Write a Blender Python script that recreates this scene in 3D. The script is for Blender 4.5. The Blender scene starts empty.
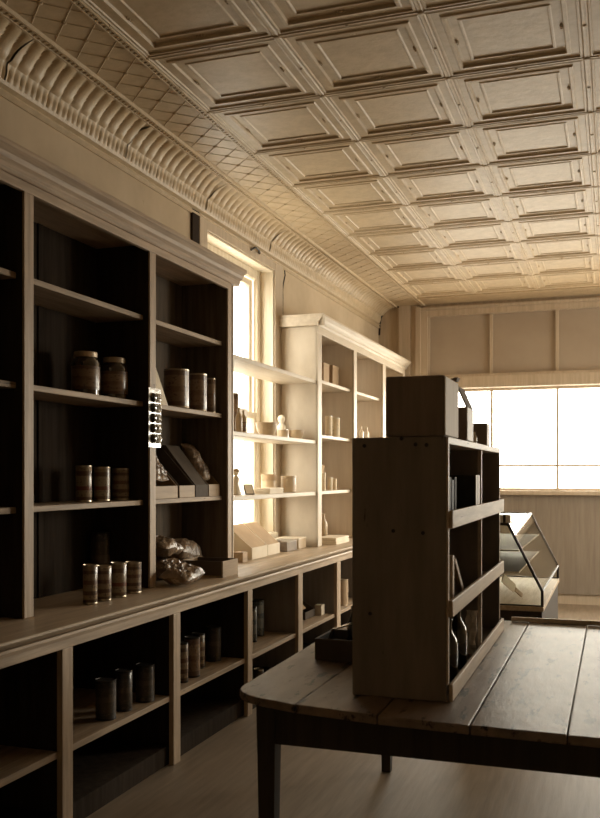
import bpy, bmesh, math, random
from mathutils import Vector, Matrix, noise
random.seed(7)
C = bpy.context.scene.collection
EYE = 1.55
PI = math.pi

# ------------------------------------------------------------------ materials
def ramp(nt, fac, stops, interp='LINEAR'):
    r = nt.nodes.new('ShaderNodeValToRGB')
    r.color_ramp.interpolation = interp
    while len(r.color_ramp.elements) < len(stops):
        r.color_ramp.elements.new(0.5)
    for e, (p, c) in zip(r.color_ramp.elements, stops):
        e.position = p
        e.color = (*c, 1)
    nt.links.new(fac, r.inputs[0])
    return r.outputs[0]

def mixc(nt, fac, a, b):
    m = nt.nodes.new('ShaderNodeMix'); m.data_type = 'RGBA'
    nt.links.new(fac, m.inputs[0])
    for s, i in ((a, 6), (b, 7)):
        if isinstance(s, tuple): m.inputs[i].default_value = (*s, 1)
        else: nt.links.new(s, m.inputs[i])
    return m.outputs[2]

def noise_tex(nt, co, scale, stretch=(1, 1, 1), detail=6, rough=.6):
    mp = nt.nodes.new('ShaderNodeMapping'); mp.inputs['Scale'].default_value = stretch
    nt.links.new(co, mp.inputs['Vector'])
    n = nt.nodes.new('ShaderNodeTexNoise')
    n.inputs['Scale'].default_value = scale; n.inputs['Detail'].default_value = detail
    n.inputs['Roughness'].default_value = rough
    nt.links.new(mp.outputs[0], n.inputs['Vector'])
    return n.outputs[0]

def base(name):
    m = bpy.data.materials.new(name); m.use_nodes = True
    nt = m.node_tree; p = nt.nodes['Principled BSDF']
    tc = nt.nodes.new('ShaderNodeTexCoord')
    return m, nt, p, tc

def M(name, col, col2=None, rough=.6, scale=6, stretch=(1, 1, 1), bump=.15, wear=None, wear_at=.62,
      wear_scale=14, spec=.35, coat=0, metal=0, coat_rough=.1):
    m, nt, p, tc = base(name)
    co = tc.outputs['Object']
    col2 = col2 or tuple(c * .72 for c in col)
    n = noise_tex(nt, co, scale, stretch)
    c = ramp(nt, n, [(.32, col2), (.66, col)])
    if wear:
        w = noise_tex(nt, co, wear_scale, stretch, 8, .7)
        f = ramp(nt, w, [(wear_at, (0, 0, 0)), (wear_at + .05, (1, 1, 1))])
        c = mixc(nt, f, c, wear)
    nt.links.new(c, p.inputs['Base Color'])
    p.inputs['Roughness'].default_value = rough
    p.inputs['Specular IOR Level'].default_value = spec
    p.inputs['Metallic'].default_value = metal
    p.inputs['Coat Weight'].default_value = coat
    p.inputs['Coat Roughness'].default_value = coat_rough
    if bump:
        b = nt.nodes.new('ShaderNodeBump'); b.inputs['Strength'].default_value = bump
        b.inputs['Distance'].default_value = .01
        nt.links.new(n, b.inputs['Height']); nt.links.new(b.outputs[0], p.inputs['Normal'])
    return m

def bands(name, stops, blot, rough=.34, coat=.25):
    """printed wrapper: bands up the height and blotches like print"""
    m, nt, p, tc = base(name)
    s = nt.nodes.new('ShaderNodeSeparateXYZ'); nt.links.new(tc.outputs['Generated'], s.inputs[0])
    c = ramp(nt, s.outputs[2], stops, 'CONSTANT')
    w = noise_tex(nt, tc.outputs['Generated'], 5, (1, 1, 2.2), 5, .75)
    f = ramp(nt, w, [(.55, (0, 0, 0)), (.6, (.85, .85, .85))])
    c = mixc(nt, f, c, blot)
    nt.links.new(c, p.inputs['Base Color'])
    p.inputs['Roughness'].default_value = rough; p.inputs['Coat Weight'].default_value = coat
    return m

def glass(name, tint=(.95, .95, .92), gloss=.12):
    m = bpy.data.materials.new(name); m.use_nodes = True
    nt = m.node_tree; nt.nodes.remove(nt.nodes['Principled BSDF'])
    out = nt.nodes['Material Output']
    t = nt.nodes.new('ShaderNodeBsdfTransparent'); t.inputs[0].default_value = (*tint, 1)
    g = nt.nodes.new('ShaderNodeBsdfGlossy'); g.inputs['Roughness'].default_value = .03
    lw = nt.nodes.new('ShaderNodeLayerWeight'); lw.inputs[0].default_value = .5
    pw = nt.nodes.new('ShaderNodeMath'); pw.operation = 'POWER'; pw.inputs[1].default_value = 5
    nt.links.new(lw.outputs['Facing'], pw.inputs[0])
    ma = nt.nodes.new('ShaderNodeMath'); ma.operation = 'MULTIPLY_ADD'; ma.inputs[1].default_value = .6; ma.inputs[2].default_value = gloss * .4
    nt.links.new(pw.outputs[0], ma.inputs[0])
    mx = nt.nodes.new('ShaderNodeMixShader')
    nt.links.new(ma.outputs[0], mx.inputs[0])
    nt.links.new(t.outputs[0], mx.inputs[1]); nt.links.new(g.outputs[0], mx.inputs[2])
    nt.links.new(mx.outputs[0], out.inputs[0])
    return m

GZ, GY, GX = (9, 9, .7), (9, .7, 9), (.7, 9, 9)       # grain directions
TAN, TAN2 = (.52, .395, .275), (.34, .25, .17)
CREAM, CREAM2 = (.64, .555, .44), (.53, .445, .335)
m_tan_z = M('worn tan paint upright', TAN, TAN2, .55, 4, GZ, .2, (.12, .08, .045), .66, 5)
m_tan_y = M('worn tan paint along', TAN, TAN2, .55, 4, GY, .2, (.12, .08, .045), .66, 5)
m_shelf = M('worn tan shelf board', (.44, .325, .215), (.25, .18, .115), .6, 4, GY, .2, (.07, .045, .025), .64, 5)
m_dark_z = M('dark stained boards upright', (.19, .148, .11), (.10, .079, .06), .7, 3, GZ, .2, spec=.12)
m_dark_y = M('dark stained boards along', (.19, .148, .11), (.10, .079, .06), .7, 3, GY, .2, spec=.12)
m_bay_shade = M('near black bay shade', (.05, .036, .025), (.028, .02, .014), .8, 3, GZ, .2, spec=.06)  # shade of the dim bays and low boards put into the colour
m_cream_z = M('cream paint upright', CREAM, CREAM2, .5, 3, (1.6, 1.6, .9), .12, (.34, .24, .13), .70, 5)
m_cream_y = M('cream paint along', CREAM, CREAM2, .5, 3, GY, .12, (.34, .24, .13), .68, 5)
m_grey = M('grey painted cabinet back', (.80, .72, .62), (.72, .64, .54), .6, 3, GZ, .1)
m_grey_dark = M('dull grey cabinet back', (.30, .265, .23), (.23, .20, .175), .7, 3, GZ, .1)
m_plaster = M('old tan plaster', (.56, .45, .31), (.46, .36, .24), .8, 2.2, (1, 1, 1), .12, (.33, .24, .14), .68, 4)
m_tin = M('painted pressed tin', (.58, .455, .295), (.48, .37, .23), .45, 14, (1, 1, 1), .3, (.40, .30, .18), .66, 9, .5)
m_trim = M('tan painted trim', (.56, .46, .345), (.46, .37, .265), .5, 3, GZ, .1)
m_white = M('white painted window wood', (.80, .72, .58), (.66, .56, .40), .5, 3, GZ, .1)
m_transom = M('tan painted transom glass', (.43, .355, .275), (.37, .30, .23), .5, 1.2, (1, 1, 1), .03)
m_table = M('worn dark table planks', (.27, .20, .145), (.15, .11, .08), .44, 3, (6, 1.6, 6), .3, (.02, .014, .01), .56, 3.2, .45)
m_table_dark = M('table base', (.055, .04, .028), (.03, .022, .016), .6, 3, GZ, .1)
m_unit = M('dark weathered boards', (.27, .23, .188), (.17, .142, .115), .6, 2.2, (5, 5, .7), .35, (.06, .046, .036), .64, 4)
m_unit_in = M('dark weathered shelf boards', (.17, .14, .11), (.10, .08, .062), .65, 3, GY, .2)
m_lip = M('bare worn retaining board', (.60, .48, .34), (.44, .34, .23), .55, 4, GY, .2, (.15, .10, .06), .63, 6)
m_floor = M('dry floor boards', (.27, .21, .15), (.19, .145, .10), .5, 3, GY, .2)
m_void = M('dark gap', (.04, .028, .02), None, .9, spec=.08)
m_glass = glass('window glass')
m_metal = M('aged metal', (.55, .47, .36), (.36, .29, .2), .35, 12, metal=.9, bump=.03)
m_iron = M('dark iron', (.05, .042, .035), None, .5, 12, metal=.6, bump=.05)
m_silver = M('bright metal', (.8, .77, .7), (.6, .56, .5), .2, 12, metal=1, bump=.02)
m_card = M('tan cardboard', (.50, .36, .225), (.42, .295, .18), .75, 5, bump=.05)
m_card_w = M('pale cardboard', (.78, .69, .55), (.68, .58, .44), .7, 5, bump=.05)
m_carton = M('dark brown carton', (.30, .24, .195), (.22, .175, .14), .75, 4, GZ, .05, spec=.12)
m_card_b = M('brown cardboard', (.34, .235, .14), (.24, .16, .095), .7, 5, bump=.05)
m_card_d = M('dark cardboard', (.12, .094, .072), (.08, .062, .048), .75, 5, bump=.05, spec=.12)
m_wood_box = M('bare box wood', (.45, .32, .19), (.31, .21, .12), .6, 4, GY, .15)
m_cello = M('cellophane over brown goods', (.34, .235, .15), (.11, .075, .05), .36, 16, bump=.9, wear=(.55, .43, .30), wear_at=.58, wear_scale=20, spec=.45, coat=.12, coat_rough=.25)
m_clear = M('clear wrap over dark goods', (.06, .045, .03), (.02, .015, .01), .12, 9, bump=.5, wear=(.75, .68, .55), wear_at=.58, wear_scale=14, spec=.5, coat=.3, coat_rough=.2)
m_foil = M('crinkled foil', (.82, .76, .64), (.30, .24, .17), .22, 22, bump=.6, spec=.8, coat=1)
m_jar = M('brown jar glass', (.05, .03, .016), (.03, .018, .01), .08, 3, bump=0, spec=.6, coat=1)
m_jar_g = M('dark bottle glass', (.022, .02, .015), (.014, .012, .01), .06, 3, bump=0, spec=.6, coat=1)
m_lid = M('tarnished jar lid', (.52, .41, .28), (.36, .27, .17), .4, 9, metal=.4, bump=.04)
m_cer = M('white glazed china', (.82, .74, .6), (.72, .63, .48), .25, 4, bump=.0, coat=.4)
m_clay = M('tan stoneware', (.50, .38, .24), (.40, .29, .17), .4, 6, bump=.03, coat=.2)
m_stick = M('pale peeled wood', (.60, .45, .28), (.48, .34, .2), .5, 6, GZ, .1)
m_paper = M('yellowed paper', (.80, .70, .53), (.66, .55, .38), .7, 8, bump=.05, wear=(.20, .12, .07), wear_at=.60, wear_scale=26)
m_cloth_dark = M('dark ledger cloth', (.045, .04, .036), (.028, .025, .023), .7, 20, bump=.05)
m_book_w = M('white book spine', (.90, .85, .78), (.80, .73, .64), .6, 9, GZ, .05, (.35, .25, .17), .70, 12)
m_book_b = M('blue grey book spine', (.06, .075, .09), (.04, .05, .06), .6, 9, GZ, .05)
lab_brown = bands('brown printed wrapper', [(0, (0.124, 0.074, 0.043)), (.12, (0.223, 0.143, 0.084)), (.40, (0.186, 0.112, 0.062)), (.55, (0.248, 0.167, 0.099)), (.86, (0.136, 0.081, 0.050))], (0.081, 0.031, 0.019))
lab_cream = bands('cream printed wrapper', [(0, (0.149, 0.087, 0.050)), (.10, (0.310, 0.236, 0.149)), (.30, (0.186, 0.062, 0.037)), (.42, (0.322, 0.248, 0.161)), (.74, (0.124, 0.068, 0.037)), (.88, (0.285, 0.211, 0.124))], (0.099, 0.056, 0.031))
lab_stripe = bands('striped printed wrapper', [(0, (0.093, 0.056, 0.031)), (.08, (0.273, 0.192, 0.112)), (.2, (0.105, 0.056, 0.031)), (.32, (0.285, 0.205, 0.124)), (.5, (0.149, 0.074, 0.043)), (.62, (0.279, 0.198, 0.118)), (.8, (0.099, 0.056, 0.031)), (.9, (0.248, 0.174, 0.105))], (0.062, 0.034, 0.019))
lab_dark = bands('dark printed wrapper', [(0, (0.037, 0.028, 0.019)), (.15, (0.068, 0.050, 0.034)), (.45, (0.105, 0.074, 0.050)), (.6, (0.056, 0.040, 0.028)), (.85, (0.031, 0.022, 0.015))], (0.124, 0.093, 0.062))
lab_blue = bands('pale blue printed wrapper', [(0, (0.062, 0.068, 0.068)), (.2, (0.186, 0.192, 0.180)), (.5, (0.087, 0.099, 0.105)), (.65, (0.211, 0.205, 0.180)), (.9, (0.062, 0.068, 0.068))], (0.260, 0.242, 0.198))

# ------------------------------------------------------------------ mesh builder
class MB:
    def __init__(s): s.v = []; s.f = []
    def add(s, vs, fs, mat=None):
        b = len(s.v)
        s.v += [tuple(mat @ Vector(p)) if mat else tuple(p) for p in vs]
        s.f += [tuple(b + i for i in f) for f in fs]
        return s
    def box(s, x0, x1, y0, y1, z0, z1, mat=None):
        vs = [(x, y, z) for z in (z0, z1) for y in (y0, y1) for x in (x0, x1)]
        return s.add(vs, [(0, 2, 3, 1), (4, 5, 7, 6), (0, 1, 5, 4), (2, 6, 7, 3), (0, 4, 6, 2), (1, 3, 7, 5)], mat)
    def prism(s, pts, a0, a1, axis='y', mat=None):
        n = len(pts)
        f = {'y': lambda p, a: (p[0], a, p[1]), 'x': lambda p, a: (a, p[0], p[1]), 'z': lambda p, a: (p[0], p[1], a)}[axis]
        vs = [f(p, a0) for p in pts] + [f(p, a1) for p in pts]
        fs = [tuple(range(n))[::-1], tuple(range(n, 2 * n))] + [(i, (i + 1) % n, n + (i + 1) % n, n + i) for i in range(n)]
        return s.add(vs, fs, mat)
    def lathe(s, prof, n=24, mat=None):
        vs = []; fs = []
        for (r, z) in prof:
            vs += [(r * math.cos(2 * PI * k / n), r * math.sin(2 * PI * k / n), z) for k in range(n)]
        for i in range(len(prof) - 1):
            for k in range(n):
                a, b = i * n + k, i * n + (k + 1) % n
                fs.append((a, b, b + n, a + n))
        fs.append(tuple(range(n))[::-1])
        fs.append(tuple(range((len(prof) - 1) * n, len(prof) * n)))
        return s.add(vs, fs, mat)
    def tube(s, pts, r, n=8):
        pts = [Vector(p) for p in pts]; vs = []; fs = []
        for i, p in enumerate(pts):
            d = (pts[min(i + 1, len(pts) - 1)] - pts[max(i - 1, 0)]).normalized()
            u = d.cross(Vector((0, 0, 1)))
            if u.length < .05: u = d.cross(Vector((1, 0, 0)))
            u.normalize(); w = d.cross(u)
            vs += [tuple(p + u * r * math.cos(2 * PI * k / n) + w * r * math.sin(2 * PI * k / n)) for k in range(n)]
        for i in range(len(pts) - 1):
            for k in range(n):
                a, b = i * n + k, i * n + (k + 1) % n
                fs.append((a, b, b + n, a + n))
        fs += [tuple(range(n))[::-1], tuple(range(len(vs) - n, len(vs)))]
        return s.add(vs, fs)
    def grid(s, rows):
        n = len(rows[0]); b = [p for r in rows for p in r]
        return s.add(b, [(i * n + k, i * n + k + 1, (i + 1) * n + k + 1, (i + 1) * n + k) for i in range(len(rows) - 1) for k in range(n - 1)])
    def build(s, name, mat, parent=None, world=False, bevel=0, smooth=False, kind=None):
        off = Vector((0, 0, 0))
        if world and parent:
            q = parent
            while q: off += q.location; q = q.parent
        me = bpy.data.meshes.new(name)
        me.from_pydata([tuple(Vector(p) - off) for p in s.v], [], s.f)
        bm = bmesh.new(); bm.from_mesh(me); bmesh.ops.recalc_face_normals(bm, faces=bm.faces); bm.to_mesh(me); bm.free()
        me.materials.append(mat)
        if smooth:
            for p in me.polygons: p.use_smooth = True
            try: me.set_sharp_from_angle(angle=math.radians(38))
            except Exception: pass
        o = bpy.data.objects.new(name, me); C.objects.link(o)
        if parent: o.parent = parent
        if bevel:
            b = o.modifiers.new('edge', 'BEVEL'); b.width = bevel; b.segments = 2; b.limit_method = 'ANGLE'
        if kind: o['kind'] = kind
        return o

def thing(name, label, cat, loc=(0, 0, 0), rz=0, group=None):
    o = bpy.data.objects.new(name, None); C.objects.link(o)
    o.location = (loc[0], loc[1], loc[2] + (.0012 if loc[2] > .05 else 0)); o.rotation_euler = (0, 0, rz); o.empty_display_size = .05
    o['label'] = label; o['category'] = cat
    if group: o['group'] = group
    return o

def tag(o, label, cat, group=None):
    o['label'] = label; o['category'] = cat
    if group: o['group'] = group
    return o

# ------------------------------------------------------------------ the room
XW, YB, XR, YF = -2.85, 11.30, 3.30, -1.60
ZC = EYE + 2.12                        # tin ceiling plane
WIN_Y0, WIN_Y1, WIN_Z0, WIN_Z1 = 6.10, 7.505, 1.02, EYE + 1.79

MB().box(XW - .3, XR + .3, YF - .3, YB + .3, -.12, 0).build('floor', m_floor, kind='structure')
w = MB()
w.box(XW - .28, XW, YF - .3, WIN_Y0, 0, ZC + .15)
w.box(XW - .28, XW, WIN_Y1, YB + .3, 0, ZC + .15)
w.box(XW - .28, XW, WIN_Y0, WIN_Y1, 0, WIN_Z0)
w.box(XW - .28, XW, WIN_Y0, WIN_Y1, WIN_Z1, ZC + .15)
w.build('wall_left', m_plaster, kind='structure')
RW = [(8.3, 10.7)]
RZ0, RZ1 = .95, 3.05
w = MB()
e0 = YF - .3
for (a, b) in RW:
    w.box(XR, XR + .2, e0, a, 0, ZC + .15); e0 = b
    w.box(XR, XR + .2, a, b, 0, RZ0).box(XR, XR + .2, a, b, RZ1, ZC + .15)
w.box(XR, XR + .2, e0, YB + .3, 0, ZC + .15)
w.build('wall_right', m_plaster, kind='structure')
for k, (a, b) in enumerate(RW):
    q = MB().box(XR + .06, XR + .12, a, a + .06, RZ0, RZ1).box(XR + .06, XR + .12, b - .06, b, RZ0, RZ1).box(XR + .062, XR + .118, a, b, RZ0, RZ0 + .07)\
        .box(XR + .062, XR + .118, a, b, RZ1 - .06, RZ1).box(XR + .062, XR + .118, a, b, 1.96, 2.02).build('window_%d' % (k + 4), m_trim, kind='structure')
    MB().box(XR + .088, XR + .092, a + .06, b - .06, RZ0 + .07, RZ1 - .06).build('pane', m_glass, q)
MB().box(XW - .3, XR + .3, YF - .2, YF, 0, ZC + .15).build('wall_front', m_plaster, kind='structure')

# storefront wall at the far end: piers, beam, sill wall
SX0, PITCH, NP = -2.215, .78, 6
SX1 = SX0 + PITCH * NP
SZ0, SZ1, TZ0, TZ1 = EYE - .20, EYE + 1.055, EYE + 1.23, EYE + 1.967
w = MB()
w.box(XW, SX0, YB, YB + .25, 0, ZC + .15)
w.box(SX1, XR, YB, YB + .25, 0, ZC + .15)
w.box(SX0, SX1, YB, YB + .25, TZ1, ZC + .15)
w.box(SX0, SX1, YB, YB + .25, SZ1, TZ0)
w.box(SX0, SX1, YB, YB + .25, 0, SZ0)
w.build('wall_back', m_trim, kind='structure')
# casing boards and pilaster on the back wall
t = MB()
t.box(-2.575, -2.43, YB - .05, YB, 0, ZC - .002)
t.box(-2.43, -2.36, YB - .025, YB, 0, ZC - .002)
t.box(-2.36, -2.30, YB - .06, YB, 0, ZC - .03)
t.box(-2.30, SX0 - .004, YB - .03, YB, 0, TZ1 + .07)
t.box(SX0, SX1 + .1, YB - .03, YB, TZ1 + .004, TZ1 + .07)
t.box(-2.298, SX1 + .2, YB - .05, YB, TZ1 + .072, TZ1 + .11)
t.box(SX0, SX1, YB - .07, YB, SZ1 + .004, TZ0 - .03)
t.box(SX0, SX1, YB - .045, YB, TZ0 - .03, TZ0 - .002)
t.box(SX0, SX1, YB - .09, YB, SZ0 - .05, SZ0 - .002)
t.build('trim_2', m_trim, kind='structure')
MB().box(SX0 - .1, SX1 + .1, YB - .02, YB, .12, SZ0 - .054).build('trim_6', M('taupe dado boards', (.30, .25, .195), (.24, .195, .15), .6, 3, GZ, .1), kind='structure')
win = MB()
for k in range(NP + 1):
    x = SX0 + PITCH * k
    win.box(x - .014, x + .014, YB + .06, YB + .12, SZ0, SZ1)
win.box(SX0, SX1, YB + .064, YB + .116, SZ0, SZ0 + .03)
win.box(SX0, SX1, YB + .064, YB + .116, SZ1 - .03, SZ1)
win.box(SX0, SX1, YB + .07, YB + .11, EYE + .09, EYE + .115)
o = win.build('window_2', m_trim, kind='structure')
MB().box(SX0, SX1, YB + .088, YB + .092, SZ0 + .03, SZ1 - .03).build('pane', m_glass, o)
win = MB()
for k in range(NP + 1):
    x = SX0 + PITCH * k
    win.box(x - .018, x + .018, YB + .02, YB + .09, TZ0, TZ1)
o = win.build('window_3', m_trim, kind='structure')
for k in range(NP):
    x = SX0 + PITCH * k
    MB().box(x + .018, x + PITCH - .018, YB + .05, YB + .06, TZ0, TZ1).build('transom_pane', m_transom, o)

# side window: frame, two sashes, glass
o = MB().box(-3.0, -2.96, WIN_Y0, WIN_Y0 + .09, WIN_Z0, WIN_Z1).box(-3.0, -2.96, WIN_Y1 - .09, WIN_Y1, WIN_Z0, WIN_Z1)\
    .box(-3.0, -2.961, WIN_Y0 + .091, WIN_Y1 - .091, WIN_Z1 - .09, WIN_Z1).box(-3.06, -2.80, WIN_Y0, WIN_Y1, WIN_Z0 - .03, WIN_Z0 + .02).build('window_1', m_white, kind='structure', bevel=.004)
ZM = EYE + .48
def sash(x0, x1, z0, z1):
    m = MB()
    a, b = WIN_Y0 + .09, WIN_Y1 - .09
    m.box(x0, x1, a, a + .07, z0, z1).box(x0, x1, b - .07, b, z0, z1)
    m.box(x0, x1, a + .0705, b - .0705, z0, z0 + .055).box(x0, x1, a + .0705, b - .0705, z1 - .055, z1)
    q = m.build('sash', m_white, o, bevel=.004)
    MB().box((x0 + x1) / 2 - .002, (x0 + x1) / 2 + .002, a + .07, b - .07, z0 + .055, z1 - .055).build('pane', m_glass, q)
sash(-3.05, -3.01, ZM, WIN_Z1 - .09)
sash(-3.005, -2.962, WIN_Z0 + .02, ZM + .055)
MB().box(-3.12, XW + .005, WIN_Y1 - .012, WIN_Y1, WIN_Z0 + .021, WIN_Z1 - .0125).box(-3.12, XW + .005, WIN_Y0, WIN_Y0 + .012, WIN_Z0 + .021, WIN_Z1 - .0125).box(-3.12, XW + .005, WIN_Y0, WIN_Y1, WIN_Z1 - .012, WIN_Z1).build('jamb_lining', m_white, o)
c = MB()
c.box(XW, XW + .022, 5.965, WIN_Y0 - .004, .92, EYE + 1.885)
c.box(XW, XW + .022, WIN_Y1 + .004, 7.70, .92, EYE + 1.885)
c.box(XW, XW + .020, WIN_Y0 - .004, WIN_Y1 + .004, WIN_Z1 + .004, EYE + 1.885)
c.build('trim_3', m_trim, kind='structure', bevel=.003)
MB().box(XW, XW + .018, 5.855, 5.962, .92, EYE + 1.885).build('trim_4', m_void, kind='structure')

# tin ceiling --------------------------------------------------------
cm = MB()
TX, TY = .705, .73
X0, Y0 = -2.25, 4.85 - TY * 9
NX, NY = 8, 17
prof0 = [(0, -.020), (.010, -.024), (.016, -.008), (.022, -.018), (.030, -.018), (.034, 0), (.070, 0), (.076, -.016), (.092, -.018),
        (.098, .012), (.108, .016), (.140, .016), (.146, .006), (.154, .006), (.160, .022)]
prof = [(d, h * .42) for d, h in prof0]
for i in range(NX):
    for j in range(NY):
        x0, y0 = X0 + TX * i, Y0 + TY * j
        if y0 + TY > YB - .30: continue
        for k in range(len(prof)):
            d, h = prof[k]
            ring = [(x0 + d, y0 + d, ZC + h), (x0 + TX - d, y0 + d, ZC + h), (x0 + TX - d, y0 + TY - d, ZC + h), (x0 + d, y0 + TY - d, ZC + h)]
            if k == 0: cm.v += ring; b0 = len(cm.v) - 4
            else:
                cm.v += ring; b1 = len(cm.v) - 4
                for e in range(4):
                    cm.f.append((b0 + e, b0 + (e + 1) % 4, b1 + (e + 1) % 4, b1 + e))
                b0 = b1
        cm.f.append((b0, b0 + 1, b0 + 2, b0 + 3))
        # pressed leaf ornaments at the middle of each panel side and a boss at the corners
        for (cx, cy) in ((.5, .15), (.5, .85), (.15, .5), (.85, .5)):
            px_, py_ = x0 + TX * cx, y0 + TY * cy
            for (dx, dy, rr) in ((0, 0, .010), (.018, 0, .007), (-.018, 0, .007)):
                if cx != .5: dx, dy = dy, dx
                cm.lathe([(rr, .010), (rr * .75, .001), (rr * .3, -.002)], 7, Matrix.Translation((px_ + dx, py_ + dy, ZC)))
        cm.lathe([(.018, -.006), (.015, -.014), (.007, -.016)], 8, Matrix.Translation((x0, y0, ZC)))
        cm.lathe([(.010, -.006), (.008, -.013), (.004, -.015)], 8, Matrix.Translation((x0, y0 + TY / 2, ZC)))
        cm.lathe([(.010, -.006), (.008, -.013), (.004, -.015)], 8, Matrix.Translation((x0 + TX / 2, y0, ZC)))
# plain border between tiles and cove, and at the far wall
XB = -2.66
cm.box(XB - .1, X0, YF, YB, ZC, ZC + .03)
YE = Y0 + TY * NY
cm.box(X0, XR, YE, YB, ZC, ZC + .03)
cm.box(X0, XR, YE + .10, YE + .13, ZC - .014, ZC)
cm.box(XW - .2, XR + .2, YF - .2, YB + .2, ZC + .05, ZC + .2)
# lattice pressed in the border
pit = .19
wd = X0 - .05 - (XB + .07)
y = YF
while y < YB - .4:
    for sgn in (1, -1):
        ya, yb = (y, y + wd) if sgn > 0 else (y + wd, y)
        dx, dy = wd, yb - ya
        L = math.hypot(dx, dy); a = math.atan2(dy, dx)
        mt = Matrix.Translation((XB + .07, ya, ZC)) @ Matrix.Rotation(a, 4, 'Z')
        cm.add([(0, -.005, .001), (L, -.005, .001), (L, 0, -.0032), (0, 0, -.0032), (L, .005, .001), (0, .005, .001)], [(0, 1, 2, 3), (3, 2, 4, 5)], mt)
    cm.lathe([(.016, .002), (.012, -.007), (.005, -.010)], 6, Matrix.Translation((XB + .07 + wd / 2, y + wd / 2, ZC)))
    y += pit
# mouldings with rope beads either side of the border
for xx, wid in ((XB, .06), (X0 - .045, .05)):
    cm.prism([(xx, ZC + .002), (xx + .004, ZC - .018), (xx + wid * .25, ZC - .018), (xx + wid * .3, ZC - .008), (xx + wid * .7, ZC - .008), (xx + wid * .75, ZC - .018), (xx + wid - .004, ZC - .018), (xx + wid, ZC + .002)], YF, YB)
    y = 2.2
    while y < YB - .05:
        cm.box(xx + wid * .34, xx + wid * .66, y, y + .02, ZC - .017, ZC - .007)
        y += .036
cm.build('ceiling', m_tin, kind='structure')

# cove with pressed ribs ----------------------------------------------
cv = MB()
ZB = EYE + 1.92
R0, H0 = XB + .02 - (XW + .015), ZC - ZB
seams = [YF, 1.30, 2.52, 3.74, 4.905, 6.06, 7.36, 8.6, 9.8, YB - .002]
for a, b in zip(seams, seams[1:]):
    a2, b2 = a + .006, b - .006
    n = int((b2 - a2) / (.0072)); rows = []
    for i in range(n + 1):
        yy = a2 + (b2 - a2) * i / n
        row = []
        for k in range(17):
            t = k / 16
            ang = t * PI / 2
            nx, nz = math.cos(ang), -math.sin(ang)      # toward the room
            if t < .30:
                ph = (yy / .0465) * PI
                amp = .013 * math.sin(PI * min(1, t / .28)) + .002
                d = amp * abs(math.sin(ph)) ** .6
            else:
                q = (t - .30) / .70
                ph = ((yy + .07 * q * q) / .093) * PI
                s_ = abs(math.sin(ph))
                d = .020 * min(1, q / .10, (1.02 - q) / .12) * s_ ** .45
            px_ = XW + .015 + R0 * (1 - math.cos(ang)) + nx * d
            pz_ = ZB + H0 * math.sin(ang) + nz * d
            row.append((px_, yy, pz_ - .001))
        rows.append(row)
    cv.grid(rows)
cv.prism([(XW, ZB - .005), (XW + .014, ZB - .005), (XW + .022, ZB + .01), (XW + .014, ZB + .02), (XW, ZB + .02)], YF, YB)
cv.prism([(XW, ZB - .065), (XW + .012, ZB - .065), (XW + .03, ZB - .05), (XW + .012, ZB - .04), (XW + .012, ZB - .03), (XW + .034, ZB - .02), (XW + .012, ZB - .005), (XW, ZB - .005)], YF, YB)
cv.build('trim_1', m_tin, kind='structure', smooth=True)
# dark gap where the cove meets the end wall
arc = [(XW + .012, YB - .012, ZB - .15)] + [(XW + .02 + R0 * (1 - math.cos(k / 10 * PI / 2)), YB - .012, ZB + H0 * math.sin(k / 10 * PI / 2) - .004) for k in range(11)] + [(-2.42, YB - .012, ZC - .004)]
MB().tube(arc, .011, 6).build('trim_5', m_void, kind='structure')

# ------------------------------------------------------------------ left wall: dark shelving
def cornice(mb, x0, xs, y0, y1, z0, z1, ret=None):
    """stepped crown moulding; xs = projection list"""
    h = z1 - z0
    p = [(x0, z0), (xs, z0), (xs + .012, z0 + h * .12), (xs + .012, z0 + h * .3), (xs + .028, z0 + h * .42), (xs + .036, z0 + h * .6),
         (xs + .055, z0 + h * .74), (xs + .062, z0 + h * .78), (xs + .062, z1 - .004), (xs + .058, z1), (x0, z1)]
    mb.prism(p, y0, y1)

L_SH = [EYE + .90, EYE + .41, EYE - .148]
ZCT = EYE - .645                      # countertop
ZK = ZCT + .0012
r = thing('tall_cabinet', 'tall tan wall shelving with dark stained bays standing on left end of counter', 'shelving', (XW, 4.6, ZCT))
XF = -2.48
posts = [(2.27, 2.345), (3.42, 3.49), (4.576, 4.647), (5.672, 5.735)]
for i, (a, b) in enumerate(posts):
    x1 = XF - .012
    MB().box(XW + .02, x1, a + .006, b - .006, ZK, EYE + 1.38).build('divider' if i < 3 else 'side_panel', m_dark_z if i > 2 else m_bay_shade, r, True)
    MB().box(x1, XF, a, b, ZK, EYE + 1.258).build('face_stile', m_tan_z, r, True, .003)
MB().box(XF - .025, XF, 2.27, 5.735, EYE + 1.258, EYE + 1.33).build('top_rail', m_tan_y, r, True, .003)
MB().box(XW + .004, XW + .02, 2.27, 4.61, ZK, EYE + 1.38).build('back_panel', m_bay_shade, r, True)  # near bays coloured darker to carry their shade
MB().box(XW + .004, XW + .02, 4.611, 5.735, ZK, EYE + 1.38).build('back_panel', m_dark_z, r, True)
MB().box(XW + .02, XF - .03, 2.27, 5.73, EYE + 1.34, EYE + 1.375).build('top_panel', m_dark_y, r, True)
m = MB(); cornice(m, XW + .01, XF + .012, 2.2, 5.83, EYE + 1.30, EYE + 1.41); m.build('cornice', m_tan_y, r, True, .002)
for (a, b) in [(2.345, 3.42), (3.49, 4.576), (4.647, 5.672)]:
    for z in L_SH:
        MB().box(XW + .02, -2.525, a - .004, b + .004, z - .028, z).build('shelf', m_shelf, r, True, .003)
    # back board joints
    MB().box(XW + .02, XW + .028, (a + b) / 2 - .02, (a + b) / 2 + .02, ZK, EYE + 1.33).build('back_batten', m_bay_shade if a < 4.5 else m_dark_z, r, True)
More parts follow.
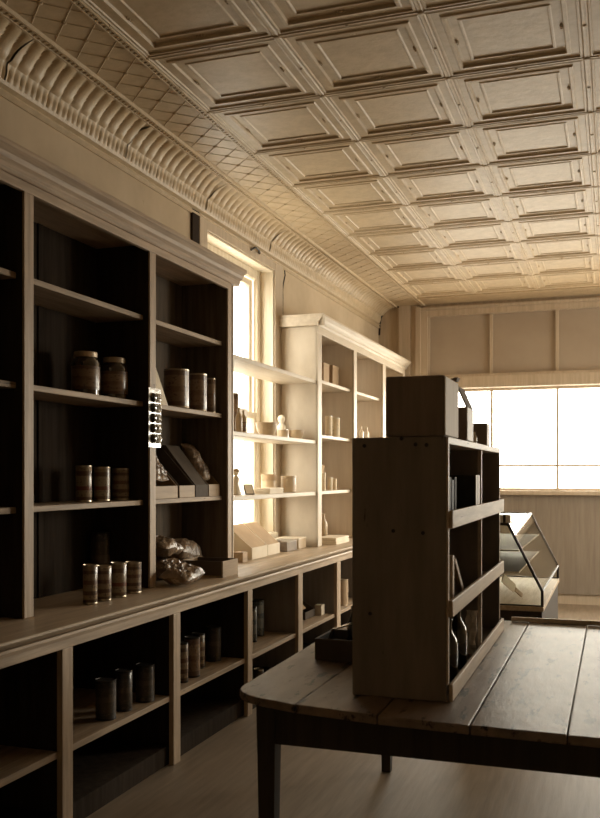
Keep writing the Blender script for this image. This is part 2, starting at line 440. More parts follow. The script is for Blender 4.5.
# end scribe board, pale
MB().box(XW + .02, XF - .012, 5.736, 5.746, ZK, EYE + 1.30).build('end_board', m_cream_z, r, True)

# ------------------------------------------------------------------ countertop and base cabinet
ct = MB().prism([(XW + .003, ZCT - .035), (-2.235, ZCT - .035), (-2.222, ZCT - .026), (-2.214, ZCT - .018), (-2.205, ZCT - .012), (-2.205, ZCT - .003), (-2.209, ZCT), (XW + .003, ZCT)], 1.0, 11.2).build(
    'countertop', M('worn counter boards', (.58, .46, .33), (.38, .285, .19), .45, 3, GY, .25, (.12, .08, .05), .64, 4, .5))
tag(ct, 'long worn wooden countertop running the length of the left wall', 'countertop')
b = thing('base_cabinet', 'open-front tan base cabinet with dark bays beneath the long counter', 'cabinet', (XW, 5.0, 0))
XB1 = -2.215
bp = [(1.30, 1.38), (2.31, 2.39), (3.32, 3.40), (4.35, 4.432), (5.385, 5.465), (6.367, 6.467), (7.36, 7.465), (8.37, 8.47), (9.38, 9.48), (10.4, 10.5)]
MB().box(XB1 - .03, XB1, 1.30, 10.5, EYE - .745, ZCT - .0355).build('top_rail', m_tan_y, b, True, .003)
MB().prism([(XB1 - .01, ZCT - .06), (XB1 + .006, ZCT - .06), (XB1 + .010, ZCT - .045), (XB1 + .004, ZCT - .0355), (XB1 - .01, ZCT - .0355)], 1.30, 10.5).build('edge_moulding', m_tan_y, b, True)
MB().box(XW + .004, XW + .02, 1.30, 5.42, 0, ZCT - .0355).build('back_panel', m_bay_shade, b, True)  # shade of the near lower bays painted into the back
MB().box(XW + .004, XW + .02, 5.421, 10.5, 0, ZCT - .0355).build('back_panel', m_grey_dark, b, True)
MB().box(XW + .02, XB1 - .04, 1.30, 10.5,   .07, .10).build('bottom_board', m_bay_shade, b, True)
MB().box(XB1 - .06, XB1 - .04, 1.30, 10.5, 0, .07).build('plinth', m_bay_shade, b, True)
ZL = EYE - 1.18
for i, (a, c_) in enumerate(bp):
    MB().box(XW + .02, XB1 - .031, a + .015, c_ - .015, .10, ZCT - .036).build('divider', m_bay_shade if i < 5 else m_grey_dark, b, True)
    MB().box(XB1 - .03, XB1 - .001, a, c_, 0, EYE - .745).build('face_stile', m_tan_z, b, True, .003)
    if i < len(bp) - 1:
        MB().box(XW + .02, XB1 - .022, c_ - .002, bp[i + 1][0] + .002, ZL - .03, ZL).build('shelf', m_shelf, b, True, .003)

# ------------------------------------------------------------------ open boards across the window
O_SH = [EYE + .833, EYE + .298, EYE - .156]
for z, lab in zip(O_SH, ('cream shelf board across the window, the highest of the three', 'cream shelf board across the window holding bowls and bottles, the middle one',
                         'cream shelf board across the window holding round tin and pot, the lowest one')):
    tag(MB().box(-2.835, -2.50, 5.769, 7.652, z - .032, z).build('wall_shelf', m_cream_y, bevel=.003), lab, 'shelf', 'boards across the window')
# upright post between dark shelving and boards
tag(MB().box(-2.51, -2.478, 5.749, 5.766, ZCT + .001, EYE + 1.295).build('shelf_post', m_cream_z, bevel=.002), 'narrow pale upright post carrying the window boards beside dark shelving', 'post')

# ------------------------------------------------------------------ far white cabinet
W_SH = [EYE + .857, EYE + .357, EYE - .157]
r = thing('tall_cabinet', 'cream painted wall cabinet with moulded cornice beyond the window', 'shelving', (XW, 9.4, ZCT))
wp = [(7.655, 7.765), (8.83, 8.935), (10.04, 10.17), (11.08, 11.18)]
MB().box(XW + .005, XF - .012, 7.655, 7.69, ZK, EYE + 1.38).build('side_panel', m_cream_z, r, True, .003)
MB().box(XW + .02, XF - .012, 11.15, 11.18, ZK, EYE + 1.38).build('side_panel', m_cream_z, r, True, .003)
for i, (a, c_) in enumerate(wp):
    MB().box(XF - .022, XF, a, c_, ZK, EYE + 1.245).build('face_stile', m_cream_z, r, True, .003)
    if i in (1, 2):
        MB().box(XW + .02, XF - .024, a + .03, c_ - .03, ZK, EYE + 1.38).build('divider', m_grey, r, True)
MB().box(XF - .022, XF, 7.655, 11.18, EYE + 1.245, EYE + 1.33).build('top_rail', m_cream_y, r, True, .003)
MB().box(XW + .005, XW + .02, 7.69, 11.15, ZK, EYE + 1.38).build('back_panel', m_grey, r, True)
MB().box(XW + .02, XF - .03, 7.69, 11.15, EYE + 1.345, EYE + 1.375).build('top_panel', m_cream_y, r, True)
m = MB(); cornice(m, XW + .012, XF + .004, 7.60, 11.24, EYE + 1.31, EYE + 1.41)
m.prism([(7.655, EYE + 1.31), (7.645, EYE + 1.31), (7.633, EYE + 1.335), (7.62, EYE + 1.365), (7.60, EYE + 1.39), (7.595, EYE + 1.395), (7.595, EYE + 1.41), (7.655, EYE + 1.41)], XW + .012, XF + .064, 'x')
m.build('cornice', m_cream_y, r, True, .002)
for (a, c_) in [(7.69, 8.86), (8.905, 10.07), (10.14, 11.15)]:
    for z in W_SH:
        MB().box(XW + .02, -2.525, a - .002, c_ + .002, z - .03, z).build('shelf', m_cream_y, r, True, .003)

# ------------------------------------------------------------------ table and free-standing shelf unit
ZT = .80
t = thing('display_table', 'dark plank-topped table in the foreground carrying the dark shelf unit', 'table', (-.55, 3.7, 0))
TXa, TXb, TYa, TYb = -1.255, .16, 2.735, 4.76
xs = [TXa, -.985, -.70, -.41, -.13, TXb]
m = MB()
front = [(-1.252, 2.985), (-1.243, 2.945), (-1.222, 2.908), (-1.185, 2.870), (-1.13, 2.842), (-.985, 2.795), (-.70, 2.752), (-.41, 2.734), (-.13, 2.726), (.16, 2.722)]
m = MB()
for k in range(5):
    a, c_ = xs[k] + (.002 if k else 0), xs[k + 1] - (.002 if k < 4 else 0)
    lo_ = [p for p in front if xs[k] - 1e-6 <= p[0] <= xs[k + 1] + 1e-6]
    lo_ = [(min(max(p[0], a), c_), p[1]) for p in lo_]
    pts = ([(-1.288, TYb)] if k == 0 else [(a, TYb)]) + lo_ + [(c_, TYb)]
    m.prism(pts, ZT - .030, ZT - (.0 if k % 2 else .0015), 'z')
m.build('table_top', m_table, t, True, .004)
m = MB()
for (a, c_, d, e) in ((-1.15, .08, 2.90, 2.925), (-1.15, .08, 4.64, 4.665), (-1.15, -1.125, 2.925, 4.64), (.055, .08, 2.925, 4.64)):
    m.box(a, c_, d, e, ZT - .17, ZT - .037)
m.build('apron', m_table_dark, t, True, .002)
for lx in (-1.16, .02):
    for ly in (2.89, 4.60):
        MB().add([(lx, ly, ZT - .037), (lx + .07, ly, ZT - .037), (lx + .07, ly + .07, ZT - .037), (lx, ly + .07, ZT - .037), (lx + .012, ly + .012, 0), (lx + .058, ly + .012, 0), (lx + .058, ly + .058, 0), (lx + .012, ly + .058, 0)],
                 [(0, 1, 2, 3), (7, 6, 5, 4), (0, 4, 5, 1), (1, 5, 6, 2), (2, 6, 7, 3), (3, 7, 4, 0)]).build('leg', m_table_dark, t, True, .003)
MB().box(-.50, .14, TYb - .03, TYb - .012, ZT, ZT + .022).build('end_lip', m_lip, t, True, .003)

UX0, UX1, UY0, UY1, UZ1 = -.843, -.522, 2.975, 4.43, EYE + .123
u = thing('shelf_unit', 'tall dark wooden shelf unit with pale retaining boards standing on the table', 'shelving', (-.68, 3.7, ZT))
MB().box(UX0, UX1, UY0, UY0 + .022, ZT + .0012, UZ1).build('side_panel', m_unit, u, True, .004)
for (xn, zn) in ((-.672, .118), (-.625, .098), (-.588, .096), (-.80, .095), (-.70, -.19), (-.60, -.195), (-.78, -.47)):
    MB().lathe([(.007, 0), (.006, .002), (.002, .0025)], 10, Matrix.Translation((xn, UY0 + .0002, EYE + zn)) @ Matrix.Rotation(PI / 2, 4, 'X')).build('nail_head', m_iron, u, True)
MB().box(UX0, UX1, UY1 - .022, UY1, ZT + .0012, UZ1).build('side_panel', m_unit, u, True, .004)
MB().box(UX1 - .32, UX1 - .012, 3.785, 3.805, ZT + .0012, UZ1 - .022).build('divider', m_unit, u, True, .002)
MB().box(UX0, UX0 + .015, UY0 + .022, UY1 - .022, ZT + .0012, UZ1 - .002).build('back_panel', m_unit, u, True)
MB().box(UX0, UX1 + .004, UY0 + .022, UY1 - .022, UZ1 - .024, UZ1).build('top_board', m_lip, u, True, .002)
MB().box(UX1, UX1 + .006, UY0, UY0 + .02, ZT + .06, UZ1 - .004).build('edge_strip', m_lip, u, True)
MB().box(UX1 - .012, UX1 + .002, 3.786, 3.804, ZT + .02, UZ1 - .024).build('edge_strip', m_lip, u, True)
MB().box(UX1, UX1 + .002, UY1 - .02, UY1 - .004, ZT + .06, UZ1 - .004).build('edge_strip', m_lip, u, True)
U_SH = [ZT + .0135, EYE - .465, EYE - .178]
for z in U_SH:
    MB().box(UX0 + .015, UX1 - .013, UY0 + .022, UY1 - .022, z - .012, z).build('shelf', m_unit_in, u, True)
for (z0, z1) in ((EYE - .18, EYE - .121), (EYE - .472, EYE - .416), (ZT + .0012, ZT + .058)):
    MB().box(UX1 + .006, UX1 + .019, UY0 + .012, 4.445, z0, z1).build('retaining_board', m_lip, u, True, .003)

# ------------------------------------------------------------------ containers
def can(label, loc, r_, h, lab, metal=m_metal, group=None, cat='can', name='tin_can'):
    t = thing(name, label, cat, loc, random.uniform(0, 6), group)
    MB().lathe([(r_ * .96, 0), (r_, .002), (r_, .006), (r_ * .975, .009), (r_ * .975, h - .009), (r_, h - .006), (r_, h - .001), (r_ * .97, h), (r_ * .94, h - .004), (r_ * .2, h - .004)], 28).build('body', metal, t, smooth=True)
    MB().lathe([(r_ * .976, .010), (r_ * .985, .0105), (r_ * .985, h - .0105), (r_ * .976, h - .010)], 28).build('paper_wrapper', lab, t, smooth=True)
    return t

def jar(label, loc, r_, h, lab, group=None):
    t = thing('glass_jar', label, 'jar', loc, random.uniform(0, 6), group)
    MB().lathe([(r_ * .9, 0), (r_, .008), (r_, h * .74), (r_ * .96, h * .80), (r_ * .78, h * .86), (r_ * .74, h * .90), (r_ * .3, h * .90)], 28).build('body', m_jar, t, smooth=True)
    MB().lathe([(r_ * 1.002, h * .14), (r_ * 1.008, h * .15), (r_ * 1.008, h * .66), (r_ * 1.002, h * .67)], 28).build('paper_wrapper', lab, t, smooth=True)
    MB().lathe([(r_ * .80, h * .875), (r_ * .82, h * .88), (r_ * .82, h * .985), (r_ * .78, h), (r_ * .2, h * 1.0)], 28).build('lid', m_lid, t, smooth=True)
    return t

def bottle(label, loc, r_, h, mat, lab=None, cap=None, group=None):
    t = thing('bottle', label, 'bottle', loc, random.uniform(0, 6), group)
    MB().lathe([(r_ * .9, 0), (r_, .006), (r_, h * .58), (r_ * .85, h * .68), (r_ * .42, h * .78), (r_ * .34, h * .84), (r_ * .34, h * .95), (r_ * .40, h * .955), (r_ * .40, h * .985), (r_ * .2, h * .985)], 22).build('body', mat, t, smooth=True)
    if lab: MB().lathe([(r_ * 1.003, h * .12), (r_ * 1.01, h * .125), (r_ * 1.01, h * .5), (r_ * 1.003, h * .505)], 22).build('paper_wrapper', lab, t, smooth=True)
    MB().lathe([(r_ * .36, h * .986), (r_ * .38, h * .99), (r_ * .36, h), (r_ * .1, h)], 16).build('stopper', cap or m_lid, t, smooth=True)
    return t

Zb, Zc = L_SH[1], L_SH[2]
g = 'jars on the left shelving'
jar('brown screw-top jar with paper wrapper, left of the pair on dark shelf', (-2.66, 4.20, Zb), .075, .236, lab_brown, g)
jar('brown screw-top jar with paper wrapper, right of the pair near tan post', (-2.66, 4.49, Zb), .076, .240, lab_brown, g)
g = 'printed canisters in dark shelving'
can('wide brown printed canister, largest of three right of the hanging card', (-2.59, 5.12, Zb), .080, .240, lab_brown, group=g, cat='canister', name='canister')
can('medium brown printed canister between the wide one and the narrow one', (-2.59, 5.43, Zb), .060, .245, lab_brown, group=g, cat='canister', name='canister')
can('narrow brown printed canister at the right end of the shelf', (-2.585, 5.615, Zb), .038, .235, lab_brown, group=g, cat='canister', name='canister')
g = 'cans on the lower dark shelf'
can('cream wrapped can, leftmost of three on the shelf under the jars', (-2.64, 4.15, Zc), .042, .192, lab_cream, group=g)
can('cream wrapped can, middle of three on the shelf under the jars', (-2.64, 4.33, Zc), .044, .186, lab_cream, group=g)
can('dark worn can, rightmost of three on the shelf under the jars', (-2.64, 4.53, Zc), .048, .180, lab_stripe, group=g)
g = 'cans on the counter'
can('striped can on the counter, first of four from the left edge', (-2.46, 3.925, ZCT), .036, .195, lab_stripe, group=g)
can('striped can on the counter, second of four from the left edge', (-2.46, 4.055, ZCT), .037, .178, lab_stripe, group=g)
can('striped can on the counter, third of four from the left edge', (-2.46, 4.20, ZCT), .040, .180, lab_cream, group=g)
can('striped can on the counter, fourth and nearest the tan post', (-2.47, 4.37, ZCT), .044, .168, lab_stripe, group=g)
can('tall dark tin standing in shadow behind the four striped cans', (-2.755, 4.50, ZCT), .055, .315, lab_dark, m_iron, cat='tin')
g = 'dark cans in the lowest left bay'
can('dark can in the lower left bay, leftmost of three', (-2.32, 3.84, ZL), .05, .19, lab_dark, m_iron, g)
can('dark can in the lower left bay, middle of three', (-2.32, 4.01, ZL), .043, .20, lab_dark, m_iron, g)
can('dark can in the lower left bay, rightmost of three beside the post', (-2.31, 4.21, ZL), .049, .19, lab_dark, m_iron, g)
g = 'cans in the second lower bay'
can('slim can behind the tan post at left of second lower bay', (-2.32, 4.66, ZL), .034, .225, lab_stripe, m_iron, g)
can('taller brown can in the second lower bay, next to the slim can', (-2.33, 4.81, ZL), .046, .230, lab_brown, m_iron, g)
can('striped can standing at the back of the second lower bay', (-2.40, 5.04, ZL), .040, .21, lab_stripe, m_iron, g)
can('dim round can farthest right in the second lower bay', (-2.40, 5.26, ZL), .050, .215, lab_dark, m_iron, g)
g = 'tins in the third lower bay'
can('slim pale blue tin in front at the left of the third lower bay', (-2.40, 5.93, ZL), .026, .250, lab_blue, m_iron, g, 'tin')
can('thick dark blue-grey tin behind the slim one in the third lower bay', (-2.47, 6.18, ZL), .050, .26, lab_blue, m_iron, g, 'tin')
g = 'bottles on the bottom boards'
can('small silvery jar on the bottom board, just left of the table corner', (-2.36, 5.93, .10), .036, .085, lab_dark, m_silver, g, 'jar', 'jar')
bottle('clear-necked dark bottle on the bottom board, left of a pair', (-2.38, 6.62, .10), .034, .19, m_jar_g, None, m_silver, g)
bottle('clear-necked dark bottle on the bottom board, right of a pair by the post', (-2.38, 6.74, .10), .034, .19, m_jar_g, None, m_silver, g)

# ------------------------------------------------------------------ boxes
def open_box(name, label, cat, loc, w_, d_, h_, mat, th=.008, rz=0, mat_side=None, group=None):
    """w_ along y, d_ along x, origin at the centre of the base"""
    t = thing(name, label, cat, loc, rz, group)
    a, b_ = d_ / 2, w_ / 2
    MB().box(-a, a, -b_, b_, 0, th).build('bottom', mat, t)
    MB().box(a - th, a, -b_, b_, th, h_).build('front_panel', mat, t, bevel=.001)
    MB().box(-a, -a + th, -b_, b_, th, h_).build('back_panel', mat, t, bevel=.001)
    for s in (-1, 1):
        y0 = -b_ if s < 0 else b_ - th
        MB().box(-a + th, a - th, y0, y0 + th, th, h_).build('side_panel', mat_side or mat, t, bevel=.001)
    return t

def slope_box(label, loc, w_, d_, hf, hb, mat, mat_side, cover, group):
    """counter display box: low front, side panels rising to a tall back; origin at the front left foot, front faces +x"""
    t = thing('display_box', label, 'box', loc, 0, group)
    th = .005
    MB().box(-th, 0, 0, w_, 0, hf).build('front_panel', mat, t, bevel=.001)
    MB().box(-d_, -d_ + th, 0, w_, 0, hb).build('back_panel', mat_side, t)
    MB().box(-d_ + th, -th, th, w_ - th, 0, th).build('bottom', mat_side, t)
    for y0 in (0, w_ - th):
        MB().prism([(-d_ + th, 0), (-th, 0), (-th, hf), (-d_ * .80, hb), (-d_ + th, hb)], y0, y0 + th).build('side_panel', mat_side, t)
    if cover:
        MB().prism([(-th * 2, hf - .006), (-th * 2, hf), (-d_ * .80, hb + .004), (-d_ + .006, hb + .004), (-d_ + .006, hb - .001), (-d_ * .79, hb - .002)], .001, w_ - .001).build('sloping_cover', cover, t)
    return t

g = 'sloping display boxes in the dark shelving'
slope_box('brown display box with cellophane goods, leftmost in dark shelving', (-2.535, 4.705, Zc), .325, .27, .075, .30, m_wood_box, m_card_b, None, g)
slope_box('open empty display box with pale front, second in dark shelving', (-2.535, 5.055, Zc), .215, .27, .075, .30, m_wood_box, m_card_d, None, g)
slope_box('dark display box with closed sloping cover in dark shelving', (-2.535, 5.285, Zc), .185, .27, .078, .33, m_card_d, m_card_d, m_card_d, g)
slope_box('pale-fronted display box under a cellophane packet, rightmost in dark shelving', (-2.535, 5.485, Zc), .175, .27, .078, .30, m_wood_box, m_card_b, None, g)
g = 'sloping display boxes on the counter'
slope_box('pale display box with tan sloping cover, left of two on the counter', (-2.575, 6.34, ZCT), .32, .25, .088, .245, m_card_w, m_card_w, m_card, g)
slope_box('pale display box with tan sloping cover, right of two on the counter', (-2.585, 6.695, ZCT), .27, .25, .085, .245, m_card_w, m_card_w, m_card, g)
o = open_box('wooden_box', 'shallow open wooden box at the counter edge below dark shelving', 'box', (-2.445, 5.30, ZCT), .24, .29, .10, m_wood_box, .010, 0, m_card_d)
tag(MB().box(-2.63, -2.555, 6.11, 6.20, ZCT, ZCT + .075).build('wooden_block', m_wood_box, bevel=.003), 'small bare wooden block left of the pale display boxes', 'block')

# cellophane bags
def bag(label, loc, dims, rot, mat, seed, group=None):
    t = thing('cellophane_bag', label, 'bag', loc, 0, group)
    n1, n2 = 44, 30
    e = Matrix.Rotation(rot[2], 4, 'Z') @ Matrix.Rotation(rot[1], 4, 'Y') @ Matrix.Rotation(rot[0], 4, 'X')
    m = MB()
    for s in (1, -1):
        rows = []
        for i in range(n1 + 1):
            row = []
            for k in range(n2 + 1):
                a, b_ = i / n1 * 2 - 1, k / n2 * 2 - 1
                hh = max(0, (1 - abs(a) ** 3)) ** .6 * max(0, (1 - abs(b_) ** 3)) ** .6
                q = Vector((a * dims[0] / 2 * (1 - .08 * b_ * b_), b_ * dims[1] / 2 * (1 - .10 * a * a), s * hh * dims[2] / 2))
                big = noise.noise(Vector((q.x * 11 + seed, q.y * 11, q.z * 6)))
                fold = 1 - 2 * abs(noise.noise(Vector((q.x * 22 + seed * 2, q.y * 22, q.z * 9))))
                fine = 1 - 2 * abs(noise.noise(Vector((q.x * 55 + seed, q.y * 55, q.z * 20))))
                edge = min(1, hh * 1.5)
                dz = big * .018 + fold * .010 + fine * .004
                q += Vector((dz * .4, dz * .4, s * dz * edge + (1 - edge) * big * .016))
                row.append(tuple(e @ q))
            rows.append(row)
        m.grid(rows)
    lo = min(p[2] for p in m.v)
    m.v = [(p[0], p[1], p[2] - lo) for p in m.v]
    m.build('wrapper', mat, t)
    return t
g = 'cellophane bags on the counter'
bag('shiny brown cellophane bag lying flat at the front left of the heap', (-2.39, 4.80, ZCT), (.19, .32, .08), (.05, .10, .1), m_cello, 1, g)
bag('shiny brown cellophane bag in the middle of the heap on counter', (-2.61, 4.99, ZCT), (.19, .27, .09), (-.06, .1, -.05), m_cello, 5, g)
bag('shiny brown cellophane bag lying on top behind the others', (-2.64, 5.00, ZCT + .137), (.22, .32, .085), (-.12, .12, .1), m_cello, 9, g)
bag('shiny brown cellophane bag sloping down behind the wooden box', (-2.705, 5.45, ZCT), (.17, .37, .18), (-.22, .05, .0), m_cello, 13, g)
bag('dark clear-wrapped bag standing at the back left of the heap', (-2.73, 4.76, ZCT), (.10, .20, .24), (0, .12, .1), m_clear, 17, g)
g = 'cellophane packets in display boxes'
bag('crumpled cellophane packet leaning in the leftmost dark-shelf display box', (-2.655, 4.87, Zc + .10), (.30, .22, .05), (0, .85, 0), m_cello, 21, g)
bag('tall crumpled cellophane packet above the rightmost dark-shelf display box', (-2.675, 5.575, Zc + .10), (.30, .15, .06), (0, 1.0, 0), m_cello, 25, g)

# advertising card leaning on the shelf and the hanging card
t = thing('printed_card', 'tattered three-cornered printed card standing on the shelf beside the tan post', 'card', (-2.545, 4.70, Zb))
MB().prism([(0, 0), (.215, 0), (.03, .255), (0, .255)], 0, .004, 'x').build('card', m_paper, t)
t = thing('hanging_card', 'display card of dark round goods in clear wrap hanging on the tan post', 'display card', (XF + .006, 4.622, EYE + .15))
MB().box(0, .003, -.075, .068, 0, .335).build('backing_card', m_foil, t)
for k in range(5):
    z = .05 + k * .058
    cap = Matrix.Translation((.004, -.032, z)) @ Matrix.Rotation(PI / 2, 4, 'Y')
    b0 = MB().lathe([(.027, 0), (.025, .010), (.017, .018), (.006, .021)], 18, cap).build('round_piece', m_jar_g, t, smooth=True)
    m = MB(); rows = []
    for i in range(9):
        row = []
        for j in range(9):
            a, b_ = i / 8, j / 8
            hh = math.sin(PI * a) * math.sin(PI * b_)
            row.append((.0035 + .017 * hh ** .6 + .006 * noise.noise(Vector((a * 5, b_ * 5, k * 3))), .004 + .060 * a, z - .027 + .054 * b_))
        rows.append(row)
    m.grid(rows).build('packet', m_foil, t)
MB().tube([(.002, -.01, .335), (.001, -.01, .35), (.001, -.01, .358)], .0015, 6).build('hook', m_iron, t)

# things on the boards across the window
Zo, Zp = O_SH[1], O_SH[2]
tin_tall = can('tall narrow brown tin at the left end of the middle window board', (-2.70, 6.31, Zo), .026, .31, lab_brown, cat='tin', name='tin')
g = 'small bottles by the tall tin'
bottle('small brown bottle in front of the tall tin on the middle board', (-2.56, 6.05, Zo), .025, .18, m_clay, None, None, g)
bottle('small dark bottle right of the tall tin on the middle board', (-2.62, 6.28, Zo), .026, .175, m_clay, lab_brown, None, g)
def bowl(label, loc, r_, h, mat, group=None):
    t = thing('bowl', label, 'bowl', loc, 0, group)
    MB().lathe([(r_ * .55, 0), (r_ * .6, .004), (r_ * .85, h * .4), (r_, h * .85), (r_, h), (r_ * .95, h), (r_ * .80, h * .45), (r_ * .5, h * .15), (r_ * .1, h * .13)], 32).build('body', mat, t, smooth=True)
    MB().lathe([(r_ * 1.0, h * .9), (r_ * 1.03, h * .93), (r_ * 1.03, h), (r_ * .99, h * 1.01)], 32).build('rim', mat, t, smooth=True)
    return t
bowl('wide tan bowl on the middle window board', (-2.66, 6.86, Zo), .088, .115, m_clay, 'bowls on the middle window board')
bowl('shallow bowl at the right end of the middle window board', (-2.64, 7.52, Zo), .070, .085, m_clay, 'bowls on the middle window board')
t = thing('lidded_pot', 'small white lidded china pot between the two bowls', 'pot', (-2.63, 7.16, Zo))
MB().lathe([(.045, 0), (.05, .005), (.052, .06), (.047, .068), (.03, .07)], 26).build('body', m_clay, t, smooth=True)
MB().lathe([(.046, .0685), (.046, .074), (.02, .076)], 26).build('lid', m_cer, t, smooth=True)
t = thing('figurine', 'white china figurine standing behind the small lidded pot', 'figurine', (-2.74, 7.42, Zo))
MB().lathe([(.04, 0), (.042, .01), (.036, .05), (.041, .09), (.036, .12), (.02, .14), (.022, .148), (.032, .165), (.034, .185), (.024, .205), (.01, .213)], 20).build('body', m_cer, t, smooth=True)
t = thing('saddle_board', 'pale rounded wooden board leaning against the window at left', 'board', (-2.78, 6.50, Zo))
MB().prism([(-.22, .145), (.20, .145), (.235, .165), (.24, .195), (.21, .215), (-.22, .235)], -.01, .01, 'x').build('board', m_cream_y, t, bevel=.003)
MB().box(-.008, .008, -.2, -.16, 0, .15).build('support', m_white, t)
MB().box(-.008, .008, .12, .16, 0, .15).build('support', m_cream_z, t)
# lowest board
t = thing('figurine', 'pale china figurine at the left end of the lowest window board', 'figurine', (-2.66, 6.23, Zp))
MB().lathe([(.038, 0), (.042, .008), (.034, .05), (.024, .085), (.030, .115), (.020, .135), (.012, .142), (.022, .155), (.024, .17), (.012, .186), (.004, .189)], 20).build('body', m_cer, t, smooth=True)
MB().lathe([(.026, .172), (.030, .176), (.018, .192), (.004, .197)], 18).build('hat', m_clay, t, smooth=True)
t = thing('picture_frame', 'small dark-edged card easel leaning beside the figurine on lowest board', 'frame', (-2.60, 6.36, Zp))
tilt = Matrix.Rotation(.9, 4, 'Z') @ Matrix.Rotation(-.5, 4, 'X')
MB().box(-.038, .038, -.004, .004, 0, .085, tilt).build('border', m_iron, t)
MB().box(-.032, .032, -.0055, -.0042, .006, .079, tilt).build('card', m_card_w, t)
def pile(label, loc, dims, mat, n, group=None, rz=0):
    t = thing('paper_stack', label, 'stack', loc, rz, group)
    h = dims[2] / n
    for k in range(n):
        j = random.uniform(-.006, .006)
        MB().box(-dims[0] / 2 + j, dims[0] / 2 + j, -dims[1] / 2 - j, dims[1] / 2 - j, k * h, (k + .92) * h).build('packet', mat, t, bevel=.002)
    return t
pile('flat pile of paper packets in the middle of the lowest window board', (-2.60, 6.75, Zp), (.14, .30, .045), m_card_w, 3)
t = thing('round_tin', 'round tan lidded tin behind the paper packets', 'tin', (-2.74, 7.12, Zp))
MB().lathe([(.062, 0), (.065, .003), (.065, .115), (.06, .116)], 30).build('body', m_clay, t, smooth=True)
MB().lathe([(.067, .10), (.068, .102), (.068, .15), (.064, .153), (.01, .153)], 30).build('lid', m_wood_box, t, smooth=True)
t = thing('mug', 'squat stoneware mug with handle at right end of lowest board', 'mug', (-2.62, 7.27, Zp))
MB().lathe([(.058, 0), (.064, .006), (.066, .06), (.064, .125), (.068, .13), (.067, .138), (.058, .138), (.056, .02), (.01, .016)], 30).build('body', m_clay, t, smooth=True)
MB().tube([(.0, .062 + .0, .11)] + [(0, .064 + .042 * math.sin(a), .07 + .042 * math.cos(a)) for a in [x * PI / 8 for x in range(1, 8)]] + [(0, .062, .028)], .007, 8).build('handle', m_clay, t, smooth=True)
# on the counter under the window, right side
t = thing('flat_case', 'grey flat case lying on the counter right of display boxes', 'case', (-2.66, 7.22, ZCT))
MB().box(-.10, .10, -.15, .10, 0, .075).build('body', M('grey cloth case', (.27, .215, .165), (.2, .155, .115), .6, 14, bump=.08), t, bevel=.004)
MB().box(-.102, .102, -.152, .102, .075, .085).build('lid', M('grey case lid', (.40, .35, .28), (.32, .27, .21), .6, 14, bump=.05), t, bevel=.003)
t = thing('flat_case', 'tan smaller case right of the grey flat case on counter', 'case', (-2.66, 7.46, ZCT))
MB().box(-.10, .10, -.10, .10, 0, .085).build('body', m_clay, t, bevel=.004)
MB().box(-.102, .102, -.102, .102, .085, .095).build('lid', m_card_w, t, bevel=.003)
t = thing('saucer', 'small white saucer lying on the grey flat case', 'saucer', (-2.70, 7.10, ZCT + .085))
MB().lathe([(.03, 0), (.035, .003), (.075, .014), (.075, .018), (.03, .007), (.005, .006)], 28).build('dish', m_cer, t, smooth=True)

# ------------------------------------------------------------------ things in the cream cabinet
def card_box(label, loc, d_, w_, h_, mat, group=None, rz=0, cat='box'):
    t = thing('carton', label, cat, loc, rz, group)
    MB().box(-d_ / 2, d_ / 2, -w_ / 2, w_ / 2, 0, h_ * .86).build('body', mat, t, bevel=.002)
    MB().box(-d_ / 2 - .001, d_ / 2 + .001, -w_ / 2 - .001, w_ / 2 + .001, h_ * .86, h_).build('lid', mat, t, bevel=.002)
    return t
Wa, Wb, Wc = W_SH
g = 'cartons on the top cream shelf'
card_box('slim tan carton on the top cream shelf, left of the pair', (-2.68, 8.46, Wa), .05, .18, .22, m_card, g)
card_box('wide tan carton on the top cream shelf, right of the pair', (-2.66, 8.86 - .16, Wa), .05, .20, .22, m_card, g)
g = 'pale bottles on the middle cream shelf'
for y_, rr, hh, lb in ((8.06, .026, .215, 'slim white tube at the left end of the middle cream shelf'), (8.42, .034, .205, 'pale tin on the middle cream shelf, left of the last two'),
                       (8.66, .040, .20, 'broad pale tin on the middle cream shelf, beside the stile')):
    can(lb, (-2.62, y_, Wb), rr, hh, m_paper, m_cer, g, 'tin', 'tin')
for y_, rr, hh, lb in ((9.33, .018, .215, 'thin white bottle in far cream bay, leftmost of three'), (9.62, .026, .16, 'white bottle in far cream bay, middle of three'),
                       (9.85, .026, .165, 'white bottle in far cream bay, rightmost of three')):
    bottle(lb, (-2.62, y_, Wb), rr, hh, m_cer, None, m_cer, 'white bottles in the far cream bay')
g = 'small tubes on the lowest cream shelf'
for y_, rr, hh, lb in ((8.05, .018, .165, 'white tube on the lowest cream shelf, first from the left'), (8.20, .018, .165, 'white tube on the lowest cream shelf, second from the left'),
                       (8.40, .023, .125, 'short pale bottle on the lowest cream shelf, third from left'), (8.56, .020, .11, 'short pale bottle on the lowest cream shelf, nearest the stile')):
    can(lb, (-2.60, y_, Wc), rr, hh, m_paper, m_cer, g, 'tube', 'tube')
card_box('tan flat carton standing behind the tubes on lowest cream shelf', (-2.74, 8.45, Wc), .06, .24, .245, m_card, None)
bottle('clear pale bottle on the counter inside the cream cabinet', (-2.66, 8.38, ZCT), .038, .26, m_clay, None, m_cer)
pile('pile of papers on the counter beside the pale bottle', (-2.50, 8.15, ZCT), (.20, .42, .06), m_card_w, 4)
tag(MB().box(-2.80, -2.785, 8.2, 8.82, ZCT, ZCT + .12).build('board', m_card, bevel=.003), 'low tan board leaning at the back behind the pale bottle', 'board')
